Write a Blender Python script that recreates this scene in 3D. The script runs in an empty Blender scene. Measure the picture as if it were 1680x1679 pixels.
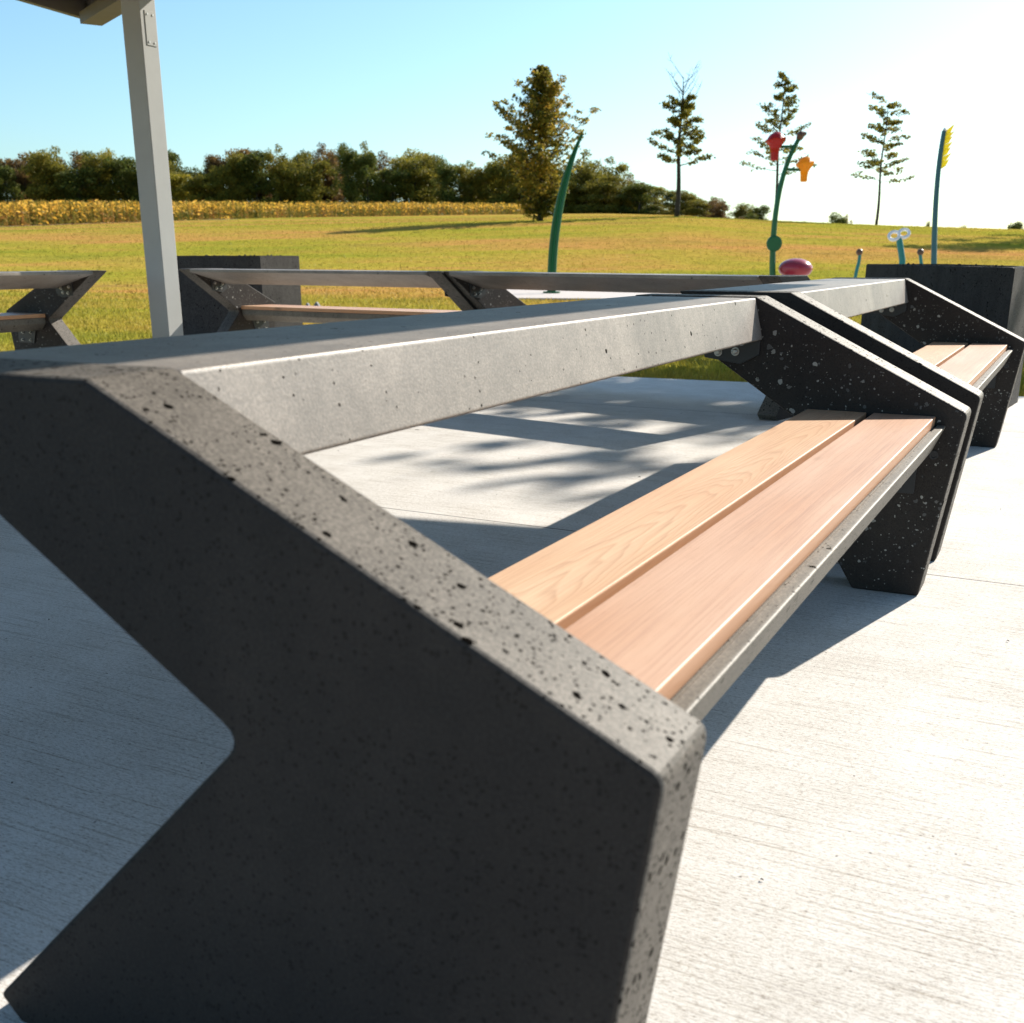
import bpy, bmesh, math, random
from mathutils import Vector, Matrix
from mathutils.geometry import tessellate_polygon
R = math.radians
scene = bpy.context.scene
C = scene.collection

# ------------------------------------------------------------------ camera
CAM_H = 0.866
cam = bpy.data.objects.new("camera", bpy.data.cameras.new("camera"))
C.objects.link(cam)
scene.camera = cam
cam.location = (0, 0, CAM_H)
cam.rotation_euler = (R(90 - 18.022), 0, 0)
cam.rotation_euler = (Matrix.Rotation(R(-18.022), 3, 'X') @ Matrix.Rotation(R(90), 3, 'X') @ Matrix.Rotation(R(0.07), 3, 'Z')).to_euler()
cam.data.sensor_width = 36
cam.data.lens = 36 * 1845.4 / 1680
cam.data.shift_y = 178.2 / 1680
cam.data.clip_start = 0.05
cam.data.clip_end = 6000
cam.data.dof.use_dof = True
cam.data.dof.focus_distance = 3.0
cam.data.dof.aperture_fstop = 8.0

# ------------------------------------------------------------------ light
SUN = Vector((0.5994, 0.6119, 0.5160)).normalized()
ELEV = math.asin(SUN.z)
AZ = math.atan2(SUN.x, SUN.y)
w = bpy.data.worlds.new("World")
scene.world = w
w.use_nodes = True
nt = w.node_tree
bg = nt.nodes['Background']
sky = nt.nodes.new('ShaderNodeTexSky')
sky.sky_type = 'NISHITA'
sky.sun_disc = False
sky.sun_elevation = ELEV
sky.sun_rotation = AZ
sky.air_density = 1.0
sky.dust_density = 0.9
sky.ozone_density = 2.0
tint = nt.nodes.new('ShaderNodeMix'); tint.data_type = 'RGBA'; tint.blend_type = 'MULTIPLY'
tint.inputs[0].default_value = 1.0
tint.inputs[7].default_value = (0.77, 0.98, 1.03, 1)
nt.links.new(sky.outputs[0], tint.inputs[6])
nt.links.new(tint.outputs[2], bg.inputs[0])
bg.inputs[1].default_value = 0.095
sun = bpy.data.objects.new("sun", bpy.data.lights.new("sun", 'SUN'))
C.objects.link(sun)
sun.data.energy = 5.0
sun.data.angle = R(0.5)
sun.data.color = (1.0, 0.93, 0.82)
sun.rotation_euler = SUN.to_track_quat('Z', 'Y').to_euler()
sun.location = SUN * 30
scene.view_settings.view_transform = 'Standard'
scene.view_settings.look = 'None'
scene.view_settings.exposure = 0.86
scene.view_settings.gamma = 1.0

# ------------------------------------------------------------------ helpers
def link(o, parent=None):
    C.objects.link(o)
    if parent is not None:
        o.parent = parent
    return o

def mesh_obj(name, verts, faces, mat, parent=None, smooth=False):
    me = bpy.data.meshes.new(name)
    me.from_pydata([tuple(v) for v in verts], [], faces)
    if mat is not None:
        if mat is not None: me.materials.append(mat)
    if smooth:
        me.polygons.foreach_set('use_smooth', [True] * len(me.polygons))
    me.update()
    return link(bpy.data.objects.new(name, me), parent)

def bm_obj(name, bm, mat, parent=None, smooth=False):
    me = bpy.data.meshes.new(name)
    bmesh.ops.recalc_face_normals(bm, faces=bm.faces[:])
    bm.to_mesh(me)
    bm.free()
    if mat is not None:
        me.materials.append(mat)
    if smooth:
        me.polygons.foreach_set('use_smooth', [True] * len(me.polygons))
    return link(bpy.data.objects.new(name, me), parent)

def tag(o, label=None, cat=None, group=None, kind=None):
    if label: o['label'] = label
    if cat: o['category'] = cat
    if group: o['group'] = group
    if kind: o['kind'] = kind
    return o

def empty(name, loc, rz=0.0, label=None, cat=None, group=None):
    o = bpy.data.objects.new(name, None)
    o.empty_display_size = 0.2
    C.objects.link(o)
    o.location = loc
    o.rotation_euler = (0, 0, rz)
    return tag(o, label, cat, group)

def copy_tree(o, parent=None):
    c = o.copy()
    C.objects.link(c)
    c.parent = parent
    for ch in [k for k in bpy.data.objects if k.parent == o]:
        copy_tree(ch, c)
    return c

def round_poly(pts, rad, n=4):
    out = []
    N = len(pts)
    for i in range(N):
        r = rad[i] if isinstance(rad, (list, tuple)) else rad
        p = Vector(pts[i]); a = Vector(pts[i - 1]) - p; b = Vector(pts[(i + 1) % N]) - p
        if r <= 0:
            out.append(p); continue
        ang = a.angle(b)
        d = min(r / math.tan(ang / 2), a.length * .45, b.length * .45)
        p0 = p + a.normalized() * d; p1 = p + b.normalized() * d
        for k in range(n + 1):
            t = k / n
            out.append(p0 * (1 - t) ** 2 + p * 2 * t * (1 - t) + p1 * t * t)
    return out

def offset_poly(pts, rad, d):
    """inset the sharp polygon by d and adapt the corner radii, keeping the vertex count"""
    P = [Vector(p) for p in pts]; n = len(P)
    area = sum(P[i].x * P[(i + 1) % n].y - P[(i + 1) % n].x * P[i].y for i in range(n))
    sg = 1 if area > 0 else -1
    out = []; rr = []
    for i in range(n):
        a = (P[i] - P[i - 1]).normalized(); b = (P[(i + 1) % n] - P[i]).normalized()
        na = Vector((-a.y, a.x)) * sg; nb = Vector((-b.y, b.x)) * sg
        m = na + nb; m = m / m.dot(na)
        out.append(P[i] + m * d)
        convex = (a.x * b.y - a.y * b.x) * sg > 0
        rr.append(max(.0005, rad[i] - d) if convex else rad[i] + d)
    return out, rr

def prism(bm, pts, rad, a0, a1, bev=0.005, n=4):
    """rounded polygon pts=(d,z) extruded along a (local y) with softly broken rims"""
    if not isinstance(rad, (list, tuple)): rad = [rad] * len(pts)
    steps = [(bev, 0.0), (bev * .29, bev * .29), (0.0, bev)] if bev > 0 else [(0, 0)]
    loops = []
    for side in (0, 1):
        seq = steps if side == 0 else steps[::-1]
        for ins, dep in seq:
            q, r = offset_poly(pts, rad, ins)
            y = a0 + dep if side == 0 else a1 - dep
            loops.append([bm.verts.new((p.x, y, p.y)) for p in round_poly(q, r, n)])
    k = len(loops[0])
    for A, B in zip(loops[:-1], loops[1:]):
        for i in range(k):
            bm.faces.new((A[i], A[(i + 1) % k], B[(i + 1) % k], B[i]))
    for Lp in (loops[0], loops[-1]):
        tri = tessellate_polygon([[Vector((v.co.x, v.co.z, 0)) for v in Lp]])
        for t in tri:
            try: bm.faces.new([Lp[q] for q in t])
            except ValueError: pass

def box(bm, x0, x1, y0, y1, z0, z1, bev=0.0, seg=2):
    vs = [bm.verts.new(v) for v in [(x0, y0, z0), (x1, y0, z0), (x1, y1, z0), (x0, y1, z0), (x0, y0, z1), (x1, y0, z1), (x1, y1, z1), (x0, y1, z1)]]
    f = [(0, 3, 2, 1), (4, 5, 6, 7), (0, 1, 5, 4), (1, 2, 6, 5), (2, 3, 7, 6), (3, 0, 4, 7)]
    fs = [bm.faces.new([vs[i] for i in q]) for q in f]
    if bev > 0:
        es = list({e for q in fs for e in q.edges})
        bmesh.ops.bevel(bm, geom=es, offset=bev, segments=seg, profile=0.5, affect='EDGES')

def tube(bm, pts, rads, n=12, cap=True):
    pts = [Vector(p) for p in pts]
    if not isinstance(rads, (list, tuple)): rads = [rads] * len(pts)
    rings = []
    up = None
    for i, p in enumerate(pts):
        d = (pts[min(i + 1, len(pts) - 1)] - pts[max(i - 1, 0)]).normalized()
        if up is None:
            up = Vector((0, 1, 0)) if abs(d.y) < .9 else Vector((1, 0, 0))
        s = d.cross(up).normalized(); up = s.cross(d).normalized()
        rings.append([bm.verts.new(p + (s * math.cos(2 * math.pi * k / n) + up * math.sin(2 * math.pi * k / n)) * rads[i]) for k in range(n)])
    for a, b in zip(rings[:-1], rings[1:]):
        for k in range(n):
            bm.faces.new((a[k], a[(k + 1) % n], b[(k + 1) % n], b[k]))
    if cap:
        bm.faces.new(rings[0][::-1]); bm.faces.new(rings[-1])

# ------------------------------------------------------------------ materials
def new_mat(name, rough=0.7, col=(0.5, 0.5, 0.5)):
    m = bpy.data.materials.new(name)
    m.use_nodes = True
    b = m.node_tree.nodes['Principled BSDF']
    b.inputs['Roughness'].default_value = rough
    b.inputs['Base Color'].default_value = (*col, 1)
    return m, m.node_tree, b

def N(nt, typ, **kw):
    n = nt.nodes.new(typ)
    for k, v in kw.items():
        if k in n.inputs: n.inputs[k].default_value = v
        else: setattr(n, k, v)
    return n

def ramp(nt, src, stops, interp='LINEAR'):
    r = nt.nodes.new('ShaderNodeValToRGB')
    r.color_ramp.interpolation = interp
    els = r.color_ramp.elements
    while len(els) > 2: els.remove(els[-1])
    els[0].position = stops[0][0]; els[1].position = stops[1][0]
    for s in stops[2:]: els.new(s[0])
    for e, s in zip(els, stops):
        c = s[1]
        e.color = (c, c, c, 1) if not isinstance(c, (tuple, list)) else (*c, 1)
    if src is not None: nt.links.new(src, r.inputs[0])
    return r.outputs[0]

def mix(nt, fac, a, b, mode='MIX'):
    m = nt.nodes.new('ShaderNodeMix')
    m.data_type = 'RGBA'; m.blend_type = mode
    for sock, v in ((m.inputs[0], fac), (m.inputs[6], a), (m.inputs[7], b)):
        if hasattr(v, 'is_linked') or hasattr(v, 'links'): nt.links.new(v, sock)
        elif isinstance(v, (int, float)): sock.default_value = v
        else: sock.default_value = (*v, 1)
    return m.outputs[2]

def mathn(nt, op, a, b=0.0):
    m = nt.nodes.new('ShaderNodeMath'); m.operation = op
    for s, v in ((m.inputs[0], a), (m.inputs[1], b)):
        if isinstance(v, (int, float)): s.default_value = v
        else: nt.links.new(v, s)
    return m.outputs[0]

def bump(nt, h, strength, dist, normal=None):
    b = nt.nodes.new('ShaderNodeBump')
    b.inputs['Strength'].default_value = strength
    b.inputs['Distance'].default_value = dist
    nt.links.new(h, b.inputs['Height'])
    if normal is not None: nt.links.new(normal, b.inputs['Normal'])
    return b.outputs[0]

def coords(nt, kind='Object', scale=(1, 1, 1), rot=(0, 0, 0), loc=(0, 0, 0)):
    t = nt.nodes.new('ShaderNodeTexCoord')
    m = nt.nodes.new('ShaderNodeMapping')
    m.inputs['Scale'].default_value = scale
    m.inputs['Rotation'].default_value = rot
    m.inputs['Location'].default_value = loc
    nt.links.new(t.outputs[kind], m.inputs[0])
    return m.outputs[0]

def noise(nt, vec, scale, detail=4, rough=0.55, out=0):
    n = nt.nodes.new('ShaderNodeTexNoise')
    n.inputs['Scale'].default_value = scale
    n.inputs['Detail'].default_value = detail
    n.inputs['Roughness'].default_value = rough
    nt.links.new(vec, n.inputs['Vector'])
    return n.outputs[out]

def voro(nt, vec, scale, feature='F1', out='Distance', rnd=1.0):
    n = nt.nodes.new('ShaderNodeTexVoronoi')
    n.feature = feature
    n.inputs['Scale'].default_value = scale
    n.inputs['Randomness'].default_value = rnd
    nt.links.new(vec, n.inputs['Vector'])
    return n.outputs[out]

def cast_concrete(name, base, var, pit=1.0, chips=0.0, rough=0.6, speck=1.0, spec=.25):
    """cast concrete with pin holes, fine sand speckle and, for panels, stone chips"""
    m, nt, b = new_mat(name, rough)
    b.inputs['Specular IOR Level'].default_value = spec
    v = coords(nt, 'Object')
    n1 = noise(nt, v, 3.5, 5, .6)
    n2 = noise(nt, v, 260, 2, .7)
    n3 = noise(nt, v, 38, 4, .6)
    c = ramp(nt, n1, [(0.3, [x * (1 - var) for x in base]), (0.7, [x * (1 + var) for x in base])])
    st_ = noise(nt, coords(nt, 'Object', scale=(1, 1, .45), loc=(3, 1, 2)), 5.5, 7, .7)
    c = mix(nt, .45, c, ramp(nt, st_, [(.36, .30), (.5, .5), (.66, .66)]), 'OVERLAY')
    c = mix(nt, 0.6 * speck, c, ramp(nt, n2, [(0.34, 0.2), (0.5, 0.5), (0.64, .9)]), 'OVERLAY')
    c = mix(nt, 0.35, c, ramp(nt, n3, [(0.3, 0.35), (0.7, 0.65)]), 'OVERLAY')
    # pin holes of two sizes, clustered
    def pits(scale, rad, dens, seed):
        vv = coords(nt, 'Object', loc=(seed, seed * 1.7, 0))
        d = voro(nt, vv, scale)
        col = nt.nodes.new('ShaderNodeTexVoronoi'); col.inputs['Scale'].default_value = scale
        nt.links.new(vv, col.inputs['Vector'])
        sep = nt.nodes.new('ShaderNodeSeparateColor'); nt.links.new(col.outputs['Color'], sep.inputs[0])
        r = mathn(nt, 'MULTIPLY', mathn(nt, 'GREATER_THAN', sep.outputs[0], 1 - dens), mathn(nt, 'MULTIPLY', sep.outputs[1], rad))
        dist = mathn(nt, 'ADD', d, mathn(nt, 'MULTIPLY', mathn(nt, 'SUBTRACT', noise(nt, v, scale * 2, 2), .5), rad * .9))
        return mathn(nt, 'LESS_THAN', dist, r)
    clus = mathn(nt, 'GREATER_THAN', noise(nt, v, 9, 2), 0.40)
    p1 = pits(70, 0.40, 0.11 * pit, 1.3)
    p2 = mathn(nt, 'MULTIPLY', pits(200, 0.50, 0.22 * pit, 4.1), clus)
    p3 = pits(22, 0.20 if chips > 0 else .08, 0.10 * pit, 7.7)
    pm = mathn(nt, 'MAXIMUM', mathn(nt, 'MAXIMUM', p1, p2), p3)
    inner = 1.0
    if chips > 0:
        # the outer cast face (a = 0 or a = L) came smooth out of the mould
        so = nt.nodes.new('ShaderNodeSeparateXYZ'); nt.links.new(v, so.inputs[0])
        inner = mathn(nt, 'MULTIPLY', mathn(nt, 'GREATER_THAN', so.outputs[1], .0015), mathn(nt, 'LESS_THAN', so.outputs[1], 2.4227))
        tq = nt.nodes.new('ShaderNodeTexCoord'); sq = nt.nodes.new('ShaderNodeSeparateXYZ'); nt.links.new(tq.outputs['Normal'], sq.inputs[0])
        rim = mathn(nt, 'LESS_THAN', mathn(nt, 'ABSOLUTE', sq.outputs[1]), 0.8)
        pm = mathn(nt, 'MAXIMUM', mathn(nt, 'MULTIPLY', pm, rim), mathn(nt, 'MULTIPLY', p2, .35))
    if chips > 0:
        wv = nt.nodes.new('ShaderNodeVectorMath'); wv.operation = 'ADD'
        sc = nt.nodes.new('ShaderNodeVectorMath'); sc.operation = 'SCALE'; sc.inputs['Scale'].default_value = 0.012
        nn = nt.nodes.new('ShaderNodeTexNoise'); nn.inputs['Scale'].default_value = 70
        nt.links.new(v, nn.inputs['Vector']); nt.links.new(nn.outputs['Color'], sc.inputs[0])
        nt.links.new(v, wv.inputs[0]); nt.links.new(sc.outputs[0], wv.inputs[1])
        def chipset(scale, lo, size):
            dv = nt.nodes.new('ShaderNodeTexVoronoi'); dv.inputs['Scale'].default_value = scale
            nt.links.new(wv.outputs[0], dv.inputs['Vector'])
            sep = nt.nodes.new('ShaderNodeSeparateColor'); nt.links.new(dv.outputs['Color'], sep.inputs[0])
            cl = mathn(nt, 'ADD', lo, mathn(nt, 'MULTIPLY', noise(nt, v, 6, 2), 0.25))
            return mathn(nt, 'MULTIPLY', mathn(nt, 'GREATER_THAN', sep.outputs[0], cl), mathn(nt, 'LESS_THAN', dv.outputs['Distance'], mathn(nt, 'MULTIPLY', mathn(nt, 'POWER', sep.outputs[2], 1.8), size))), sep
        on_a, sep = chipset(80, .70, .60)
        on_b, sepb = chipset(190, .68, .5)
        on = mathn(nt, 'MAXIMUM', on_a, on_b)
        # chips show on the cast side faces (local normal along the a axis)
        tc = nt.nodes.new('ShaderNodeTexCoord'); sn = nt.nodes.new('ShaderNodeSeparateXYZ'); nt.links.new(tc.outputs['Normal'], sn.inputs[0])
        side = mathn(nt, 'MULTIPLY', mathn(nt, 'GREATER_THAN', mathn(nt, 'ABSOLUTE', sn.outputs[1]), 0.8), inner)
        on = mathn(nt, 'MULTIPLY', on, side)
        chipc = ramp(nt, sep.outputs[1], [(0, (.05, .05, .05)), (.5, (.14, .13, .12)), (1, (.36, .34, .30))])
        c = mix(nt, mathn(nt, 'MULTIPLY', on, chips), c, chipc)
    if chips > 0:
        # shade painted into the colour: wide side faces pulled towards black, rims left
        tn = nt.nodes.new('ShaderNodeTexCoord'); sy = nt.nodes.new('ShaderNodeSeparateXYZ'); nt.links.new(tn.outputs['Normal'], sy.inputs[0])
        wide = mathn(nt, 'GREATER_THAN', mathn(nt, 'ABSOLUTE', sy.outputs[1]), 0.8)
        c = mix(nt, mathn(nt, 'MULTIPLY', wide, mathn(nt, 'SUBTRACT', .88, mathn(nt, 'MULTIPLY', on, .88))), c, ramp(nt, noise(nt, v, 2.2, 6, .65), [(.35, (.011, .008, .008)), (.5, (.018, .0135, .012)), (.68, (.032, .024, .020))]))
    c = mix(nt, pm, c, [x * .06 for x in base])
    nt.links.new(c, b.inputs['Base Color'])
    nt.links.new(mathn(nt, 'MULTIPLY', mathn(nt, 'SUBTRACT', 1.0, pm), spec), b.inputs['Specular IOR Level'])
    h = mathn(nt, 'SUBTRACT', mathn(nt, 'MULTIPLY', n2, .22), pm)
    nt.links.new(bump(nt, h, 0.8, 0.002), b.inputs['Normal'])
    return m

M = {}
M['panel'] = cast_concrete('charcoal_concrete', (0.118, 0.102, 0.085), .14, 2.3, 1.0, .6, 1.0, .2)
M['top'] = cast_concrete('grey_concrete', (0.215, 0.183, 0.154), .22, .15, 0, .5, .6, .6)
M['beam'] = cast_concrete('seat_concrete', (0.140, 0.120, 0.095), .14, .6, 0, .55, 1.0, .4)
M['planter'] = cast_concrete('planter_concrete', (0.052, 0.047, 0.045), .14, 1.4, .0, .75, 1.0, .12)

def wood(name, c1, c2, grain, seed):
    m, nt, b = new_mat(name, .5)
    v = coords(nt, 'Object', scale=(1, .085, 1), loc=(seed, seed * .3, 0))
    big = noise(nt, v, 6, 3, .5)
    # flat sawn figure: rings of a warped coordinate
    x = nt.nodes.new('ShaderNodeSeparateXYZ'); nt.links.new(coords(nt, 'Object', loc=(seed, 0, 0)), x.inputs[0])
    wob = noise(nt, coords(nt, 'Object', scale=(1, .22, 1), loc=(seed, 0, 0)), 9, 3, .55)
    # flat sawn figure: long nested arches along the board
    sxx = mathn(nt, 'SUBTRACT', x.outputs[0], seed + .245)
    arch = mathn(nt, 'ADD', mathn(nt, 'MULTIPLY', mathn(nt, 'MULTIPLY', sxx, sxx), 420), mathn(nt, 'MULTIPLY', x.outputs[1], 1.9))
    ring = mathn(nt, 'ADD', arch, mathn(nt, 'ADD', mathn(nt, 'MULTIPLY', big, 5), mathn(nt, 'MULTIPLY', wob, .9)))
    saw = mathn(nt, 'FRACT', mathn(nt, 'MULTIPLY', ring, 4.6))
    rs = ramp(nt, saw, [(0, 0.0), (.55, .25), (.86, 1.0), (1.0, 0.0)])
    fine = noise(nt, coords(nt, 'Object', scale=(1, .010, 1), loc=(seed, 0, 0)), 360, 3, .6)
    c = ramp(nt, mix(nt, .5, big, wob), [(.35, c1), (.65, c2)])
    dark = [c1[0] * .66, c1[1] * .50, c1[2] * .42]
    c = mix(nt, mathn(nt, 'MULTIPLY', rs, grain), c, dark)
    c = mix(nt, .4, c, ramp(nt, fine, [(.34, .30), (.5, .5), (.66, .62)]), 'OVERLAY')
    pore = noise(nt, coords(nt, 'Object', scale=(1, .03, 1), loc=(seed, 5, 0)), 800, 1, .5)
    c = mix(nt, mathn(nt, 'MULTIPLY', mathn(nt, 'LESS_THAN', pore, .34), .22), c, dark)
    # end and edge grain is warmer
    tn = nt.nodes.new('ShaderNodeTexCoord'); sz = nt.nodes.new('ShaderNodeSeparateXYZ'); nt.links.new(tn.outputs['Normal'], sz.inputs[0])
    c = mix(nt, mathn(nt, 'MULTIPLY', mathn(nt, 'LESS_THAN', sz.outputs[2], .5), .7), c, (.52, .24, .11))
    kv = coords(nt, 'Object', scale=(1, .4, 1), loc=(seed * 2, seed, 0))
    kw = nt.nodes.new('ShaderNodeTexVoronoi'); kw.inputs['Scale'].default_value = 5.0; nt.links.new(kv, kw.inputs['Vector'])
    kd = mathn(nt, 'ADD', kw.outputs['Distance'], mathn(nt, 'MULTIPLY', mathn(nt, 'SUBTRACT', wob, .5), .12))
    c = mix(nt, mathn(nt, 'MULTIPLY', ramp(nt, kd, [(.02, 1.0), (.10, 0.0)]), .7), c, [q * .35 for q in c1])
    nt.links.new(c, b.inputs['Base Color'])
    nt.links.new(bump(nt, fine, .2, .0006), b.inputs['Normal'])
    return m
M['wood_a'] = wood('wood_rear', (.58, .33, .185), (.67, .47, .30), .45, 3.1)
M['wood_b'] = wood('wood_front', (.50, .265, .155), (.62, .40, .28), .28, 5.2)

m, nt_, b = new_mat('steel_bolt', .42, (.42, .41, .39)); b.inputs['Metallic'].default_value = 1; M['steel'] = m
m, nt_, b = new_mat('black_bracket', .45, (.02, .02, .022)); M['black'] = m

def painted(name, col, rough=.4, var=.06, emis=None, spec=.5):
    m, nt, b = new_mat(name, rough, col)
    n = noise(nt, coords(nt, 'Object'), 9, 4)
    nt.links.new(ramp(nt, n, [(.3, [c * (1 - var) for c in col]), (.7, [c * (1 + var) for c in col])]), b.inputs['Base Color'])
    b.inputs['Specular IOR Level'].default_value = spec
    return m
M['post'] = painted('post_paint', (.37, .37, .355), .5, .03, None, .2)
M['roof'] = painted('roof_metal', (.12, .11, .10), .5)
M['roofedge'] = painted('roof_trim', (.15, .135, .12), .6)

def pavement_mat():
    m, nt, b = new_mat('broom_concrete', .85)
    rz = R(28)
    v = coords(nt, 'Object', rot=(0, 0, rz))
    def stretch(sc):
        k = nt.nodes.new('ShaderNodeMapping'); k.inputs['Scale'].default_value = sc
        nt.links.new(v, k.inputs[0]); return k.outputs[0]
    vs = stretch((.022, 1, 1)); vs2 = stretch((.16, 1, 1))
    big = noise(nt, v, .9, 5, .55)
    mott = noise(nt, v, 6, 5, .6)
    st1 = noise(nt, vs, 150, 4, .75)
    st2 = noise(nt, vs2, 420, 3, .7)
    sand = noise(nt, v, 700, 2, .7)
    c = ramp(nt, big, [(.3, (.55, .52, .48)), (.7, (.67, .64, .605))])
    c = mix(nt, .4, c, ramp(nt, mott, [(.3, .35), (.7, .6)]), 'OVERLAY')
    c = mix(nt, .7, c, ramp(nt, st1, [(.32, .10), (.46, .5), (.66, .56)]), 'OVERLAY')
    c = mix(nt, .65, c, ramp(nt, st2, [(.34, .02), (.47, .5), (.7, .58)]), 'OVERLAY')
    c = mix(nt, .7, c, ramp(nt, sand, [(.30, .05), (.46, .5), (.7, .66)]), 'OVERLAY')
    grit = noise(nt, stretch((.4, 1, 1)), 330, 3, .8)
    c = mix(nt, .75, c, ramp(nt, grit, [(.34, .03), (.46, .5), (.7, .56)]), 'OVERLAY')
    # fine dark grooves left by the broom, in patches
    grv = mathn(nt, 'MULTIPLY', mathn(nt, 'LESS_THAN', noise(nt, vs, 210, 3, .8), .37), ramp(nt, noise(nt, v, 2.3, 3), [(.42, 0.0), (.6, 1.0)]))
    c = mix(nt, mathn(nt, 'MULTIPLY', grv, .6), c, (.17, .13, .10))
    # tiny debris specks
    d = voro(nt, v, 26)
    dc = nt.nodes.new('ShaderNodeTexVoronoi'); dc.inputs['Scale'].default_value = 26; nt.links.new(v, dc.inputs['Vector'])
    sp = nt.nodes.new('ShaderNodeSeparateColor'); nt.links.new(dc.outputs['Color'], sp.inputs[0])
    on = mathn(nt, 'LESS_THAN', d, mathn(nt, 'MULTIPLY', mathn(nt, 'GREATER_THAN', sp.outputs[0], .8), .06))
    c = mix(nt, mathn(nt, 'MULTIPLY', on, .8), c, (.05, .04, .03))
    # saw cut joints: two families of lines
    sx = nt.nodes.new('ShaderNodeSeparateXYZ'); nt.links.new(v, sx.inputs[0])
    def joint(out, off, period, wdt):
        t = mathn(nt, 'PINGPONG', mathn(nt, 'ADD', out, off), period / 2)
        return mathn(nt, 'LESS_THAN', t, wdt)
    # line through world (0.208,3.608) at -28.5 deg ; rotated coordinate y' = x sin + y cos
    j = joint(sx.outputs[1], -(0.208 * math.sin(rz) + 3.608 * math.cos(rz)), 3.05, .0042)
    c = mix(nt, mathn(nt, 'MULTIPLY', j, .9), c, (.10, .09, .08))
    nt.links.new(c, b.inputs['Base Color'])
    h = mathn(nt, 'ADD', mathn(nt, 'MULTIPLY', st1, .6), mathn(nt, 'ADD', mathn(nt, 'MULTIPLY', st2, .5), mathn(nt, 'MULTIPLY', sand, .4)))
    h = mathn(nt, 'SUBTRACT', h, mathn(nt, 'MULTIPLY', j, 3))
    nt.links.new(bump(nt, h, .55, .0018), b.inputs['Normal'])
    return m
M['pave'] = pavement_mat()

def lawn_field(nt, pos):
    def mp(scale, loc=(0, 0, 0)):
        k = nt.nodes.new('ShaderNodeMapping'); k.inputs['Scale'].default_value = scale; k.inputs['Location'].default_value = loc
        nt.links.new(pos, k.inputs[0]); return k.outputs[0]
    green = (.175, .195, .035); yel = (.40, .31, .05); dry = (.50, .25, .08)
    a = noise(nt, mp((.022, .060, .06)), 1, 6, .62)
    bb = noise(nt, mp((.16, .42, .3), (7, 3, 1)), 1, 5, .65)
    c = ramp(nt, a, [(.36, green), (.45, (.29, .29, .028)), (.50, yel), (.55, dry), (.62, dry), (.67, yel), (.74, green)])
    c2 = ramp(nt, bb, [(.34, green), (.5, yel), (.66, dry)])
    return mix(nt, .42, c, c2)

def lawn_mat():
    m, nt, b = new_mat('lawn', .9)
    g = nt.nodes.new('ShaderNodeNewGeometry')
    def mp(scale, loc=(0, 0, 0)):
        k = nt.nodes.new('ShaderNodeMapping'); k.inputs['Scale'].default_value = scale; k.inputs['Location'].default_value = loc
        nt.links.new(g.outputs['Position'], k.inputs[0]); return k.outputs[0]
    f = noise(nt, mp((3, 6, 3)), 1, 4, .75)
    c = lawn_field(nt, g.outputs['Position'])
    c = mix(nt, .8, c, ramp(nt, f, [(.3, .24), (.7, .72)]), 'OVERLAY')
    # bare earth strip in front of the corn
    nt.links.new(c, b.inputs['Base Color'])
    nt.links.new(bump(nt, f, .8, .15), b.inputs['Normal'])
    b.inputs['Specular IOR Level'].default_value = .0
    return m
M['lawn'] = lawn_mat()

def leaf_mat(name, cols, transl=.4, rough=.55, scale=.9, field=False):
    m, nt, b = new_mat(name, rough)
    g = nt.nodes.new('ShaderNodeNewGeometry')
    oi = nt.nodes.new('ShaderNodeObjectInfo')
    ad = nt.nodes.new('ShaderNodeVectorMath'); ad.operation = 'ADD'
    nt.links.new(g.outputs['Position'], ad.inputs[0]); nt.links.new(oi.outputs['Random'], ad.inputs[1])
    n = noise(nt, ad.outputs[0], scale, 3, .6)
    r = mathn(nt, 'ADD', mathn(nt, 'MULTIPLY', g.outputs['Random Per Island'], .42), mathn(nt, 'SUBTRACT', n, .21))
    k = len(cols)
    c = ramp(nt, r, [(.2 + .6 * i / (k - 1), cc) for i, cc in enumerate(cols)])
    if field:
        c = mix(nt, .75, c, lawn_field(nt, g.outputs['Position']))
    nt.links.new(c, b.inputs['Base Color'])
    b.inputs['Specular IOR Level'].default_value = .1
    tr = nt.nodes.new('ShaderNodeBsdfTranslucent')
    nt.links.new(c, tr.inputs[0])
    ms = nt.nodes.new('ShaderNodeMixShader'); ms.inputs[0].default_value = transl
    out = nt.nodes['Material Output']
    nt.links.new(b.outputs[0], ms.inputs[1]); nt.links.new(tr.outputs[0], ms.inputs[2]); nt.links.new(ms.outputs[0], out.inputs[0])
    return m
M['leaf_dark'] = leaf_mat('leaf_dark_green', [(.05, .075, .018), (.11, .13, .025), (.18, .17, .035)])
M['leaf_olive'] = leaf_mat('leaf_olive', [(.10, .11, .022), (.21, .19, .03), (.33, .26, .04)])
M['leaf_yellow'] = leaf_mat('leaf_yellow_green', [(.15, .15, .02), (.32, .28, .035), (.46, .34, .04)])
M['leaf_rust'] = leaf_mat('leaf_rust', [(.09, .065, .03), (.19, .115, .045), (.29, .18, .05)])
M['leaf_maple'] = leaf_mat('leaf_maple', [(.06, .075, .016), (.15, .15, .025), (.36, .28, .04), (.58, .34, .06)], .52, .5, .5)
M['leaf_oak'] = leaf_mat('leaf_young_oak', [(.09, .10, .018), (.21, .19, .03), (.34, .27, .04)], .5)
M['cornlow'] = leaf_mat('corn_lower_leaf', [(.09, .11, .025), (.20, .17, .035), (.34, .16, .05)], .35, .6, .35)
M['corn'] = leaf_mat('corn_leaf', [(.34, .25, .04), (.60, .36, .05), (.78, .45, .07), (.88, .55, .12)], .45, .6, .35)
M['grass'] = leaf_mat('grass_blade', [(.18, .20, .03), (.36, .31, .045), (.52, .35, .08)], .4, .6, .35, True)
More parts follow.
